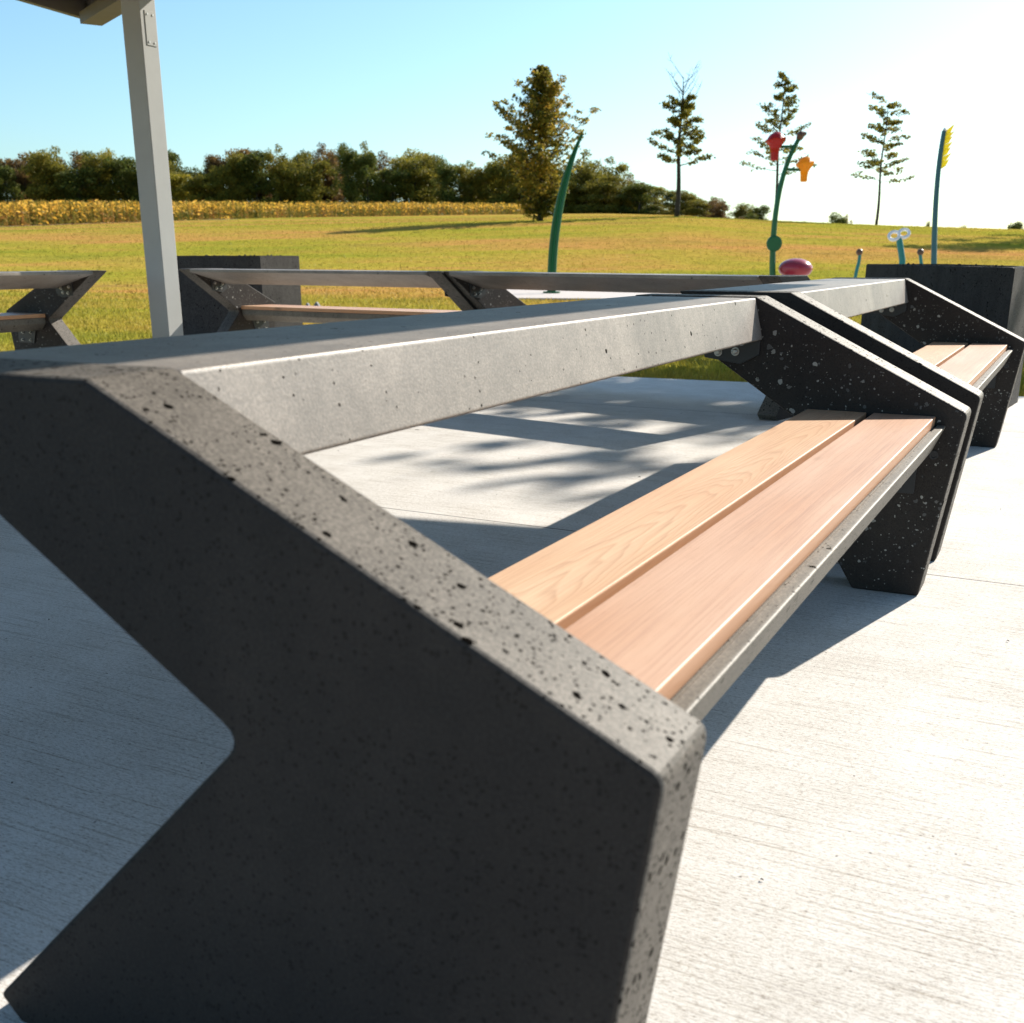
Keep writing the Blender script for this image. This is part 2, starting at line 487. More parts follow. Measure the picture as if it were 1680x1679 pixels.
M['bark'] = painted('bark', (.055, .042, .032), .9, .3)
M['soil'] = painted('soil', (.10, .07, .05), .95, .4)
M['earth'] = painted('bare_earth', (.36, .23, .14), .95, .25)
M['green'] = painted('green_paint', (.008, .115, .035), .35)
M['teal'] = painted('teal_paint', (.008, .20, .19), .35)
M['slate'] = painted('slate_blue_paint', (.03, .125, .15), .35)
M['red'] = painted('red_plastic', (.50, .016, .014), .35)
M['orange'] = painted('orange_plastic', (.82, .42, .02), .35)
M['yellowp'] = painted('yellow_plastic', (.88, .78, .07), .35)
M['pinkred'] = painted('pink_red_paint', (.36, .03, .045), .22)
M['brass'] = painted('brown_nozzle', (.12, .06, .03), .4)
M['white'] = painted('clear_white', (.85, .87, .88), .15)
M['pad'] = painted('splash_concrete', (.50, .44, .40), .9, .1)
M['stone'] = painted('grey_stone', (.16, .16, .165), .8, .2)

# ------------------------------------------------------------------ terrain
def lerp_tab(tab, x):
    if x <= tab[0][0]: return tab[0][1]
    for (a, va), (b, vb) in zip(tab[:-1], tab[1:]):
        if x <= b:
            t = (x - a) / (b - a); return va + (vb - va) * t
    return tab[-1][1]
ZR = [(-.43, 2.2), (-.2, 2.6), (0, 2.9), (.14, 3.15), (.2, 2.95), (.31, 2.62), (.43, 2.38), (.6, 2.2)]
SL = [(.08, .034), (.15, .031), (.19, .006), (.25, -.02), (.5, -.015)]
def gz(x, y):
    d = max(y, 5.0)
    u = x / max(d, 20)
    if d < 30: return -0.03
    zr = lerp_tab(ZR, u)
    t = (d - 30) / 45
    if t <= 1:
        s = t * t * (3 - 2 * t)
        return -0.03 + (zr + .03) * (.55 * s + .45 * t)
    sl = lerp_tab(SL, u)
    e = d - 75
    ef = e if e < 230 else 230 + 120 * (1 - math.exp(-(e - 230) / 120))
    return zr + sl * ef
def sp(n, far, near):
    return [near * (math.exp(math.log(far / near) * k / n)) for k in range(n + 1)]
ys = [-900, -300, -100, -40, -10] + [i * 1.0 - 2 for i in range(0, 0)] + [4 + 4 * i for i in range(6)] + [30 + 2.5 * i for i in range(30)] + sp(34, 3000, 106)
xs_pos = [0] + sp(60, 3000, 1.5)
xs = [-x for x in xs_pos[::-1]] + xs_pos[1:]
verts = []; faces = []
rng = random.Random(5)
for y in ys:
    for x in xs:
        verts.append((x, y, gz(x, y) if y > 30 else -0.03))
nx = len(xs)
for j in range(len(ys) - 1):
    for i in range(nx - 1):
        faces.append((j * nx + i, j * nx + i + 1, (j + 1) * nx + i + 1, (j + 1) * nx + i))
g = mesh_obj('ground', verts, faces, M['lawn'], smooth=True)
tag(g, kind='structure')

def slab(name, poly, z0, z1, mat, bev=.01):
    bm = bmesh.new()
    A = [bm.verts.new((x, y, z1)) for x, y in poly]
    B = [bm.verts.new((x, y, z0)) for x, y in poly]
    top = bm.faces.new(A)
    n = len(poly)
    for i in range(n):
        bm.faces.new((A[i], B[i], B[(i + 1) % n], A[(i + 1) % n]))
    if bev: bmesh.ops.bevel(bm, geom=list(top.edges), offset=bev, segments=2, affect='EDGES')
    return bm_obj(name, bm, mat)
pav = slab('pavement', [(-9, -6), (9, -6), (9, 4.4), (3.3, 7.32), (1.75, 8.12), (.62, 8.62), (-.05, 8.62), (-2.4, 10.1), (-4.0, 9.9), (-5.6, 8.2), (-9, 1.5)], -.12, 0.0, M['pave'])
tag(pav, kind='structure')
pad = slab('splash_pad', [(-.2, 24), (11, 23), (13, 27), (11, 33), (4, 35), (.2, 33.5), (-1.0, 29)], -.1, .012, M['pad'])
for v in pad.data.vertices:
    if v.co.z > 0: v.co.z = max(.012, gz(v.co.x, v.co.y) + .03)
tag(pad, kind='structure')

# ------------------------------------------------------------------ picnic tables
L = 2.4242; T = 0.1178; H = 0.76
PROFILE = [(-.35, .76), (0, .76), (.556, .487), (.488, 0), (.316, 0), (.262, .085), (.03, .085), (-.03, 0), (-.222, 0), (-.252, .03), (.146, .437)]
PRAD = [.006, .02, .018, .01, .008, .02, .02, .008, .008, .008, .022]
def make_table():
    t = empty('picnic_table', (0, 0, 0))
    # local frame: x = d (towards the seat), y = a (along the table)
    for a0, a1 in ((0, T), (L - T, L)):
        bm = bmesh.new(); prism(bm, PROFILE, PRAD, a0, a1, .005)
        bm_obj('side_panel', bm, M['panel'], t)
    bm = bmesh.new()
    prism(bm, [(-.343, .757), (.0, .757), (.026, .652), (.008, .646), (-.343, .738)], [.003, .006, .004, .004, .003], T + .005, L - T - .005, .002)
    bm_obj('table_top', bm, M['top'], t)
    bm = bmesh.new()
    prism(bm, [(.165, .450), (.484, .450), (.488, .455), (.509, .455), (.480, .386), (.40, .365), (.21, .365), (.165, .41)], [.004, .001, .001, .004, .006, .01, .01, .01], T + .003, L - T - .003, .002)
    bm_obj('seat_beam', bm, M['beam'], t)
    for (d0, d1, mk) in ((.158, .311, 'wood_a'), (.328, .481, 'wood_b')):
        bm = bmesh.new(); box(bm, d0, d1, T + .004, L - T - .004, .4515, .4765, .0025, 2)
        pl = bm_obj('seat_plank', bm, M[mk], t)
    for side in (0, 1):
        a = T if side == 0 else L - T
        s = 1 if side == 0 else -1
        def plate(pts, th=.008):
            bm = bmesh.new(); prism(bm, pts, .004, min(a, a + s * th), max(a, a + s * th), .001); return bm
        def bolts(par, spots, r=.0075):
            for d, z in spots:
                bm = bmesh.new(); y0 = a + s * .008
                tube(bm, [(d, y0, z), (d, y0 + s * .002, z)], [r * 1.5, r * 1.5], 16)
                tube(bm, [(d, y0 + s * .002, z), (d, y0 + s * .010, z), (d, y0 + s * .012, z)], [r, r, r * .7], 8)
                bm_obj('bolt', bm, M['steel'], par)
        up = bm_obj('mounting_bracket', plate([(-.14, .69), (.02, .652), (.02, .612), (-.03, .585), (-.13, .60)]), M['black'], t)
        bolts(up, [(-.105, .655), (-.03, .645), (-.045, .618), (-.092, .615)])
        lo = bm_obj('mounting_bracket', plate([(.27, .364), (.45, .364), (.45, .275), (.30, .275)]), M['black'], t)
        bolts(lo, [(.40, .345), (.41, .295), (.33, .295), (.32, .345)], .006)
        bm = bmesh.new()
        ring = []
        for rr, yy in ((.011, 0.0), (.011, .004), (.0075, .004), (.0075, .0005)):
            ring.append([bm.verts.new((.487 + rr * math.cos(q * math.pi / 10), a + s * yy, .378 + rr * math.sin(q * math.pi / 10))) for q in range(20)])
        for A_, B_ in zip(ring[:-1], ring[1:]):
            for k in range(20): bm.faces.new((A_[k], A_[(k + 1) % 20], B_[(k + 1) % 20], B_[k]))
        bm.faces.new(ring[-1])
        bm_obj('insert_socket', bm, M['black'], t)
    return t
base_table = make_table()
TG = 'concrete picnic tables set in an arc on the pavement'
TABLES = [
    ((-.382, 1.020), -26.39, 'nearest concrete table, its dark pitted side panel filling the foreground'),
    ((.818, 3.444), -26.34, 'second table in the right row, end to end with the nearest table'),
    ((-.275, 7.832), 57.75, 'background table beside the grey post, left planter behind it'),
    ((1.596, 6.365), 50.99, 'background table just right of the one by the post, before the splash pad'),
    ((-2.995, 7.988), 151.95, 'table cut off at the left edge of the photo, left of the post'),
]
for i, (xy, yaw, lab) in enumerate(TABLES):
    o = base_table if i == 0 else copy_tree(base_table)
    o.location = (xy[0], xy[1], 0.0)
    o.rotation_euler = (0, 0, R(yaw))
    tag(o, lab, 'picnic table', TG)

# ------------------------------------------------------------------ planters
def planter(name, poly, h, label, wall=.07):
    cx = sum(p[0] for p in poly) / len(poly); cy = sum(p[1] for p in poly) / len(poly)
    t = empty(name, (cx, cy, 0), 0, label, 'planter', 'concrete planters at the edge of the pavement')
    P = [Vector((x - cx, y - cy)) for x, y in poly]
    n = len(P)
    def inset(d):
        out = []
        for i in range(n):
            a = (P[i] - P[i - 1]).normalized(); b = (P[(i + 1) % n] - P[i]).normalized()
            na = Vector((-a.y, a.x)); nb = Vector((-b.y, b.x))
            m = (na + nb); m = m / m.dot(na) if m.dot(na) else na
            out.append(P[i] + m * d)
        return out
    area = sum(P[i].x * P[(i + 1) % n].y - P[(i + 1) % n].x * P[i].y for i in range(n))
    sgn = 1 if area > 0 else -1
    I = inset(sgn * wall)
    bm = bmesh.new()
    rings = [[bm.verts.new((p.x, p.y, z)) for p in q] for q, z in ((P, 0), (P, h), (I, h), (I, h - .25))]
    for a, b in zip(rings[:-1], rings[1:]):
        for k in range(n): bm.faces.new((a[k], a[(k + 1) % n], b[(k + 1) % n], b[k]))
    bmesh.ops.bevel(bm, geom=[e for e in bm.edges if (e.verts[0].co.z > h - .01 and e.verts[1].co.z > h - .01)], offset=.006, segments=2, affect='EDGES')
    bm_obj('wall', bm, M['planter'], t)
    bm = bmesh.new()
    J = inset(sgn * (wall - .003))
    bm.faces.new([bm.verts.new((p.x, p.y, h - .035)) for p in J])
    bmesh.ops.triangulate(bm, faces=bm.faces[:])
    bmesh.ops.subdivide_edges(bm, edges=bm.edges[:], cuts=6, use_grid_fill=True)
    r = random.Random(3)
    for v in bm.verts: v.co.z += r.uniform(-.01, .02)
    bm_obj('soil', bm, M['soil'], t)
    # clods and mulch bits
    bm = bmesh.new()
    x0 = min(p.x for p in J); x1 = max(p.x for p in J); y0 = min(p.y for p in J); y1 = max(p.y for p in J)
    for k in range(70):
        x, y = r.uniform(x0 + .08, x1 - .08), r.uniform(y0 + .08, y1 - .08)
        s = r.uniform(.006, .014)
        mt = Matrix.Translation((x, y, h - .02 + r.uniform(0, .02))) @ Matrix.Rotation(r.uniform(0, 6), 4, (r.random(), r.random(), r.random())) @ Matrix.Diagonal((s * 1.6, s, s * .6, 1))
        bmesh.ops.create_icosphere(bm, subdivisions=1, radius=1, matrix=mt)
    mo = bm_obj('mulch', bm, M['bark'], t); mo['kind'] = 'stuff'
    return t
planter('planter', [(2.73, 6.40), (3.12, 7.02), (3.22, 7.9), (3.25, 8.9), (2.64, 8.8), (2.61, 8.0), (2.67, 7.0)], .80, 'long faceted charcoal concrete planter at right behind the second table')
planter('planter', [(-2.145, 10.05), (-1.905, 10.55), (-2.0, 11.0), (-2.7, 11.1), (-2.98, 10.6), (-2.93, 10.12)], .85, 'charcoal concrete planter behind the table beside the grey post')

# ------------------------------------------------------------------ shelter
sh = empty('shelter', (-2.38, 8.0, 0), 0, 'open park shelter with a square grey metal post and dark metal roof', 'shelter')
def to_sh(p): return (p[0] + 2.38, p[1] - 8.0, p[2])
ZRF = 2.50
bm = bmesh.new(); box(bm, -.075, .075, -.075, .075, 0, ZRF - .077, .006, 2)
rot = Matrix.Rotation(R(-25), 3, 'Z')
bmesh.ops.rotate(bm, verts=bm.verts[:], matrix=rot, cent=(0, 0, 0))
post = bm_obj('post', bm, M['post'], sh)
bm = bmesh.new(); box(bm, .0755, .079, -.035, .055, 2.13, 2.33, .001, 1)
bmesh.ops.rotate(bm, verts=bm.verts[:], matrix=rot, cent=(0, 0, 0))
ap = bm_obj('access_plate', bm, M['post'], post)
for (yy, zz) in ((-.015, 2.15), (.035, 2.15), (.035, 2.31), (-.015, 2.31)):
    bm = bmesh.new(); tube(bm, [(.079, yy, zz), (.083, yy, zz)], .006, 10)
    bmesh.ops.rotate(bm, verts=bm.verts[:], matrix=rot, cent=(0, 0, 0))
    bm_obj('screw', bm, M['steel'], ap)
bm = bmesh.new(); box(bm, -.15, .15, -.15, .15, 0, .018, .002, 1)
bmesh.ops.rotate(bm, verts=bm.verts[:], matrix=rot, cent=(0, 0, 0))
bm_obj('base_plate', bm, M['post'], sh)
def roof_poly(pts, z0, z1, name, mat):
    bm = bmesh.new()
    A = [bm.verts.new(to_sh((x, y, z1))) for x, y in pts]; B = [bm.verts.new(to_sh((x, y, z0))) for x, y in pts]
    bm.faces.new(A); bm.faces.new(B[::-1])
    n = len(pts)
    for i in range(n): bm.faces.new((A[i], B[i], B[(i + 1) % n], A[(i + 1) % n]))
    return bm_obj(name, bm, mat, sh)
RP = [(-3.12, 9.25), (-2.36, 8.16), (3.2, 6.55), (.45, .95), (-5.75, .95)]
roof_poly(RP, ZRF + .12, ZRF + .16, 'roof', M['roof'])
def beam(p0, p1, wd, z0, z1, name, mat):
    a = Vector((p0[0], p0[1])); b_ = Vector((p1[0], p1[1])); d = (b_ - a).normalized(); nn = Vector((-d.y, d.x)) * wd / 2
    return roof_poly([tuple(a + nn), tuple(a - nn), tuple(b_ - nn), tuple(b_ + nn)], z0, z1, name, mat)
def off(i, j, s):
    a = Vector(RP[i]); b_ = Vector(RP[j]); d = (b_ - a).normalized(); nn = Vector((-d.y, d.x)) * s
    return tuple(a + nn), tuple(b_ + nn)
for (i, j) in ((0, 4), (0, 1), (1, 2), (2, 3), (3, 4)):
    beam(RP[i], RP[j], .05, ZRF, ZRF + .118, 'fascia', M['roofedge'])
# beam that runs along the far eave above the post, its end sticking out at left
beam((-3.02, 8.98), (-1.5, 6.74), .15, ZRF - .075, ZRF - .002, 'beam', M['roofedge'])
for k in range(1, 5):
    t = k / 5
    a = Vector(RP[1]).lerp(Vector(RP[2]), t); b_ = Vector(RP[4]).lerp(Vector(RP[3]), t)
    beam(tuple(a + (b_ - a) * .04), tuple(b_ + (a - b_) * .02), .08, ZRF + .002, ZRF + .117, 'rafter', M['roof'])
bm = bmesh.new(); box(bm, -.075, .075, -.075, .075, 0, ZRF - .002, .006, 2)
bmesh.ops.rotate(bm, verts=bm.verts[:], matrix=rot, cent=(0, 0, 0))
bmesh.ops.translate(bm, verts=bm.verts[:], vec=to_sh((-5.3, 1.4, 0)))
bm_obj('post', bm, M['post'], sh)

# ------------------------------------------------------------------ splash pad features
def py(u, v, y):
    """world point seen at photo pixel (u, v) at depth y"""
    p = R(18.022); ro = R(.07)
    rt = Vector((1, 0, 0)); up = Vector((0, math.sin(p), math.cos(p))); fw = Vector((0, math.cos(p), -math.sin(p)))
    Rr = rt * math.cos(ro) + up * math.sin(ro); U = -rt * math.sin(ro) + up * math.cos(ro)
    d = fw * 1845.4 + Rr * (u - 840) - U * (v - (839.5 + 178.2))
    return Vector((0, 0, CAM_H)) + d * (y / d.y)
def local(o, p): return Vector(p) - o.location
def bez(pts, n=24):
    P = [Vector(p) for p in pts]; out = []
    for i in range(n + 1):
        t = i / n; Q = P[:]
        while len(Q) > 1: Q = [Q[k].lerp(Q[k + 1], t) for k in range(len(Q) - 1)]
        out.append(Q[0])
    return out
Y = 27.0
# arched green leaf blade
b0 = py(905, 480, Y); b0.z = 0.02
lf = empty('water_spout', b0, 0, 'tall green grass-blade spray post curving right, in front of the big tree', 'spray feature')
curve = [py(u, v, Y) for u, v in ((905, 481), (905, 420), (909, 375), (917, 325), (931, 275), (945, 240), (955, 221))]
bm = bmesh.new()
prev = None
for i, p in enumerate(curve if False else bez(curve, 30)):
    t = i / 30; wd = .105 * (1 - .75 * max(0, (t - .35) / .65) ** 1.4)
    q = local(lf, p)
    ring = []
    for dx, dy in ((-1, 0), (-.85, -.35), (-.3, -.22), (0, -.75), (.3, -.22), (.85, -.35), (1, 0), (0, .4)):
        ring.append(bm.verts.new((q.x + dx * wd, q.y + dy * wd, q.z)))
    if prev:
        for k in range(8): bm.faces.new((prev[k], prev[(k + 1) % 8], ring[(k + 1) % 8], ring[k]))
    prev = ring
bm.faces.new(prev)
bm_obj('blade', bm, M['green'], lf)
bm = bmesh.new(); tube(bm, [(0, 0, 0), (0, 0, .03)], .2, 20); bm_obj('base_flange', bm, M['green'], lf)

# flower pole
b0 = py(1268, 480, Y); b0.z = .02
fl = empty('water_spout', b0, 0, 'dark green flower-stem spray post with red and orange bell flowers', 'spray feature')
cv = bez([local(fl, py(u, v, Y)) for u, v in ((1268, 481), (1266, 420), (1268, 360), (1274, 310), (1290, 262), (1312, 226))], 26)
bm = bmesh.new(); tube(bm, cv, [.075 - .03 * i / 26 for i in range(27)], 14); bm_obj('stem', bm, M['green'], fl)
bm = bmesh.new(); e = local(fl, py(1313, 223, Y)); tube(bm, [e - Vector((.03, 0, .08)), e, e + Vector((.03, 0, .03)), e + Vector((.13, 0, .05))], [.06, .09, .08, .03], 12); bm_obj('nozzle', bm, M['brass'], fl)
bm = bmesh.new(); c0 = local(fl, py(1269, 400, Y)); tube(bm, [c0 + Vector((0, -.03, 0)), c0 + Vector((0, -.05, 0)), c0 + Vector((0, -.09, 0)), c0 + Vector((0, -.11, 0))], [.14, .175, .175, .14], 24); bm_obj('leaf_disc', bm, M['green'], fl)
def translucent(mat, f):
    nt = mat.node_tree; b = nt.nodes['Principled BSDF']; out = nt.nodes['Material Output']
    tr = nt.nodes.new('ShaderNodeBsdfTranslucent'); ms = nt.nodes.new('ShaderNodeMixShader'); ms.inputs[0].default_value = f
    nt.links.new(b.inputs['Base Color'].links[0].from_socket, tr.inputs[0])
    nt.links.new(b.outputs[0], ms.inputs[1]); nt.links.new(tr.outputs[0], ms.inputs[2]); nt.links.new(ms.outputs[0], out.inputs[0])
for k_ in ('orange', 'yellowp'): translucent(M[k_], .5)
translucent(M['red'], .25)
def bell(center, mat, s=1.0):
    c = local(fl, center)
    n = 20; prof = [(-.32, .07), (-.30, .085), (-.16, .09), (-.08, .105), (.0, .15), (.09, .215), (.115, .222), (.125, .20), (.20, .15), (.25, .08), (.265, .02)]
    bm = bmesh.new(); rings = []
    for z, r in prof:
        rr = []
        for k in range(n):
            a = 2 * math.pi * k / n
            q = r * (1 + (.04 * math.cos(5 * a) if .0 < z < .2 else 0))
            rr.append(bm.verts.new((c.x + q * math.cos(a) * s, c.y + q * math.sin(a) * s, c.z + (z - (.02 * math.cos(5 * a) if .0 < z < .12 else 0) + .12 * q * math.cos(a + .4) * (z > .05)) * s)))
        rings.append(rr)
    for a_, b_ in zip(rings[:-1], rings[1:]):
        for k in range(n): bm.faces.new((a_[k], a_[(k + 1) % n], b_[(k + 1) % n], b_[k]))
    bm.faces.new(rings[0][::-1]); bm.faces.new(rings[-1])
    return bm_obj('flower', bm, mat, fl)
f1 = bell(py(1272, 238, Y), M['red'], 1.0); f1['label'] = 'red bell flower'
f2 = bell(py(1320, 276, Y), M['orange'], .9); f2['label'] = 'orange bell flower'
bm = bmesh.new(); tube(bm, [local(fl, py(1281, 241, Y)), local(fl, py(1303, 241, Y))], .03, 10); bm_obj('arm', bm, M['green'], fl)
bm = bmesh.new(); tube(bm, [local(fl, py(1291, 278, Y)), local(fl, py(1314, 279, Y))], .03, 10); bm_obj('arm', bm, M['green'], fl)
bm = bmesh.new(); tube(bm, [(0, 0, 0), (0, 0, .03)], .2, 20); bm_obj('base_flange', bm, M['green'], fl)

# slate blue pole with yellow comb
b0 = py(1532, 480, Y); b0.z = .02
bp = empty('water_spout', b0, 0, 'slate blue spray post with a jagged yellow crest near its tip', 'spray feature')
cv = bez([local(bp, py(u, v, Y)) for u, v in ((1532, 481), (1532, 400), (1533, 330), (1540, 260), (1549, 215))], 24)
bm = bmesh.new(); tube(bm, cv, [.068 - .02 * i / 24 for i in range(25)], 14); bm_obj('pole', bm, M['slate'], bp)
bm = bmesh.new(); e = cv[-1]; tube(bm, [e, e + Vector((.03, 0, .03)), e + Vector((.05, 0, .04))], [.045, .05, .02], 12); bm_obj('nozzle', bm, M['white'], bp)
bm = bmesh.new()
inner = [cv[k] + Vector((.03, 0, 0)) for k in (17, 18, 19, 20, 21, 22, 23, 24)]
k = 0
for i in range(len(inner) - 1):
    a_, b_ = inner[i], inner[i + 1]
    wv = .19 + .03 * (i % 2)
    tip = b_ + Vector((wv, 0, .10 + .05 * (i == 6)))
    mid = a_.lerp(b_, .4) + Vector((.12, 0, .02))
    for sgn in (-1, 1):
        pass
    fr = [bm.verts.new(q + Vector((0, -.012, 0))) for q in (a_, mid, tip, b_)]
    bk = [bm.verts.new(q + Vector((0, .012, 0))) for q in (a_, mid, tip, b_)]
    bm.faces.new(fr); bm.faces.new(bk[::-1])
    for q in range(4): bm.faces.new((fr[q], bk[q], bk[(q + 1) % 4], fr[(q + 1) % 4]))
bm_obj('crest', bm, M['yellowp'], bp)
bm = bmesh.new(); tube(bm, [(0, 0, 0), (0, 0, .03)], .2, 20); bm_obj('base_flange', bm, M['slate'], bp)

# teal post with clear oval loops
b0 = py(1475, 480, Y); b0.z = .02
tp = empty('water_spout', b0, 0, 'short teal spray post topped by white oval rings above the right planter', 'spray feature')
top = local(tp, py(1475, 391, Y))
bm = bmesh.new(); tube(bm, [(0, 0, 0), (0, 0, top.z * .6), top], [.075, .072, .068], 16); bm_obj('post', bm, M['teal'], tp)
for du, sx, nm in ((-7, 1, 0), (6, -1, 1)):
    bm = bmesh.new(); c0 = top + Vector((du * .0139 * 1.2, 0, .05 + .05 * nm))
    pts = []
    for k in range(25):
        a = 2 * math.pi * k / 24
        pts.append(c0 + Matrix.Rotation(R(18), 3, 'Y').inverted() @ Vector((.115 * math.cos(a), .05 * math.sin(a), .085 * math.sin(a))))
    tube(bm, pts, .036, 10, cap=False); bm_obj('oval_ring', bm, M['white'], tp)
# two periscope nozzles
for (u0, u1, nm, lab) in ((1402, 1410, 'left', 'small curved teal pipe with brown ball nozzle, left of the teal post'), (1516, 1510, 'right', 'small curved teal pipe with brown ball nozzle, between teal and blue posts')):
    b0 = py(u0, 480, Y); b0.z = .02
    pp = empty('spray_nozzle', b0, 0, lab, 'spray nozzle', 'small pipe nozzles on the splash pad')
    cv = bez([local(pp, py(u0, 481, Y)), local(pp, py(u0 - (2 if nm == 'left' else -1), 445, Y)), local(pp, py(u1 + (3 if nm == 'left' else -1), 432, Y)), local(pp, py(u1, 414, Y))], 14)
    bm = bmesh.new(); tube(bm, cv, .038, 12); bm_obj('pipe', bm, M['teal'], pp)
    bm = bmesh.new(); bmesh.ops.create_uvsphere(bm, u_segments=16, v_segments=10, radius=.075, matrix=Matrix.Translation(cv[-1])); bm_obj('ball_nozzle', bm, M['brass'], pp, True)
    bm = bmesh.new(); tube(bm, [(0, 0, 0), (0, 0, .02)], .11, 16); bm_obj('base_flange', bm, M['teal'], pp)
# red dome
b0 = py(1305, 480, Y); b0.z = .02
dm = empty('spray_mushroom', b0, 0, 'glossy pinkish red rounded dome beside the flower post', 'spray feature')
c0 = local(dm, py(1305, 441, Y))
bm = bmesh.new(); bmesh.ops.create_uvsphere(bm, u_segments=32, v_segments=20, radius=1, matrix=Matrix.Translation(c0) @ Matrix.Diagonal((.385, .385, .225, 1))); bm_obj('dome', bm, M['pinkred'], dm, True)
bm = bmesh.new(); tube(bm, [(0, 0, 0), (0, 0, .02), (0, 0, .021), (0, 0, c0.z - .15)], [.2, .2, .09, .08], 16); bm_obj('stand', bm, M['teal'], dm)
# wedge stones
for (u, y, hgt, wdt, lab) in ((506, 17.3, .22, .20, 'small dark grey wedge stone on the lawn, left one of the pair'), (521, 16.9, .25, .26, 'small grey wedge stone on the lawn, right one of the pair')):
    p = py(u, 520, y)
    s = bmesh.new()
    x, yy = 0, 0
    vs = [s.verts.new(q) for q in ((-wdt * .62, -wdt * .5, 0), (wdt * .62, -wdt * .45, 0), (wdt * .6, wdt * .5, 0), (-wdt * .6, wdt * .5, 0), (-.01, -.03, hgt), (.012, .02, hgt * .98))]
    for q in ((0, 1, 4), (1, 2, 5, 4), (2, 3, 5), (3, 0, 4, 5), (0, 3, 2, 1)): s.faces.new([vs[i] for i in q])
    bmesh.ops.bevel(s, geom=s.edges[:], offset=.006, segments=2, affect='EDGES')
    o = bm_obj('wedge_stone', s, M['stone']); o.location = (p.x, y, -.035)
    tag(o, lab, 'stone', 'pair of wedge stones on the lawn')

# ------------------------------------------------------------------ vegetation
def leaf_quad(vs, fs, p, s, r, droop=0.0, asp=.55):
    a = r.uniform(0, 6.283); t = r.uniform(-1, 1) * .9
    d = Vector((math.cos(a), math.sin(a), t * .7 - droop)).normalized()
    u = d.cross(Vector((r.uniform(-1, 1), r.uniform(-1, 1), r.uniform(-.4, 1)))).normalized() * (s * asp)
    d = d * s
    i = len(vs)
    vs += [p - u * .3, p + d * .45 - u, p + d, p + d * .55 + u, ]
    fs.append((i, i + 1, i + 2, i + 3))

def foliage_mesh(name, clumps, leaf, per, r, mat, fill=.9, droop=0.0):
    vs = []; fs = []
    for c, rad, sq in clumps:
        n = int(per * rad * rad)
        for k in range(n):
            d = Vector((r.gauss(0, 1), r.gauss(0, 1), r.gauss(0, 1))).normalized()
            q = rad * (1 - (1 - r.random() ** .45) * fill)
            q *= r.uniform(.82, 1.12)
            p = c + Vector((d.x * q, d.y * q, d.z * q * sq))
            leaf_quad(vs, fs, p, leaf * r.uniform(.6, 1.4), r, droop)
    me = bpy.data.meshes.new(name)
    me.from_pydata([tuple(v) for v in vs], [], fs)
    me.materials.append(mat)
    return me

# treeline: 9 shapes, every tree an object of its own
def bg_tree_parts(seed, mat, hgt=13.0, wid=9.0):
    r = random.Random(seed)
    cl = []
    for k in range(36):
        a = r.uniform(0, 6.283); z = r.uniform(.06, .95) if k > 9 else r.uniform(.02, .14)
        rr = wid / 2 * math.sqrt(max(0.05, 1 - ((z - .45) / .58) ** 2)) * r.uniform(.35, .85)
        if z < .15: rr = wid / 2 * r.uniform(.3, .95)
        cl.append((Vector((rr * math.cos(a), rr * math.sin(a), z * hgt)), r.uniform(.9, 2.0) * wid / 9, r.uniform(.65, .95)))
    for k in range(6):
        cl.append((Vector((r.uniform(-1, 1), r.uniform(-1, 1), hgt * r.uniform(.3, .85))), 2.2, .9))
    crown = foliage_mesh('crown', cl, .32, 90, r, mat)
    bm = bmesh.new(); tube(bm, [(0, 0, -.6), (0, 0, hgt * .4), (.3, .2, hgt * .8)], [.28, .2, .05], 8)
    for k in range(5):
        a = r.uniform(0, 6.28); z = hgt * r.uniform(.3, .6)
        tube(bm, [(0, 0, z), (math.cos(a) * 1.8, math.sin(a) * 1.8, z + 1.6)], [.1, .03], 5)
    tme = bpy.data.meshes.new('trunk'); bmesh.ops.recalc_face_normals(bm, faces=bm.faces[:]); bm.to_mesh(tme); bm.free(); tme.materials.append(M['bark'])
    return crown, tme
kinds = [('leaf_dark', 'dark green'), ('leaf_olive', 'olive green'), ('leaf_rust', 'rust brown'), ('leaf_yellow', 'yellowing green'), ('leaf_dark', 'dark green'), ('leaf_olive', 'olive green'), ('leaf_rust', 'reddish brown'), ('leaf_yellow', 'golden green'), ('leaf_dark', 'deep green')]
protos = [bg_tree_parts(100 + i, M[k]) for i, (k, _) in enumerate(kinds)]
TOP = [(-60, 262), (0, 258), (45, 262), (75, 256), (150, 262), (210, 264), (300, 268), (350, 258), (380, 250), (430, 254), (560, 246), (640, 254), (700, 262), (760, 266), (850, 268), (930, 282), (985, 272), (1010, 282), (1040, 305), (1080, 318), (1120, 322), (1160, 322), (1195, 334), (1240, 348)]
rt = random.Random(11)
def far_tree(u, y, top_row, wpx, kind, label, group):
    c = py(u, 400, y); x = c.x
    z0 = gz(x, y)
    ztop = py(u, top_row, y).z
    h = max(2.0, ztop - z0)
    crown, trunk = protos[kind]
    o = empty('tree', (x, y, z0), rt.uniform(0, 6.28), label, 'tree', group)
    wd = wpx / 1940 * y / 9.0
    o.scale = (wd, wd, h / 13.0)
    cr = bpy.data.objects.new('crown', crown); link(cr, o)
    tr = bpy.data.objects.new('trunk', trunk); link(tr, o)
    return o
GT = 'trees in the wood edge beyond the corn field'
n = 0
u = -70
labs = {}
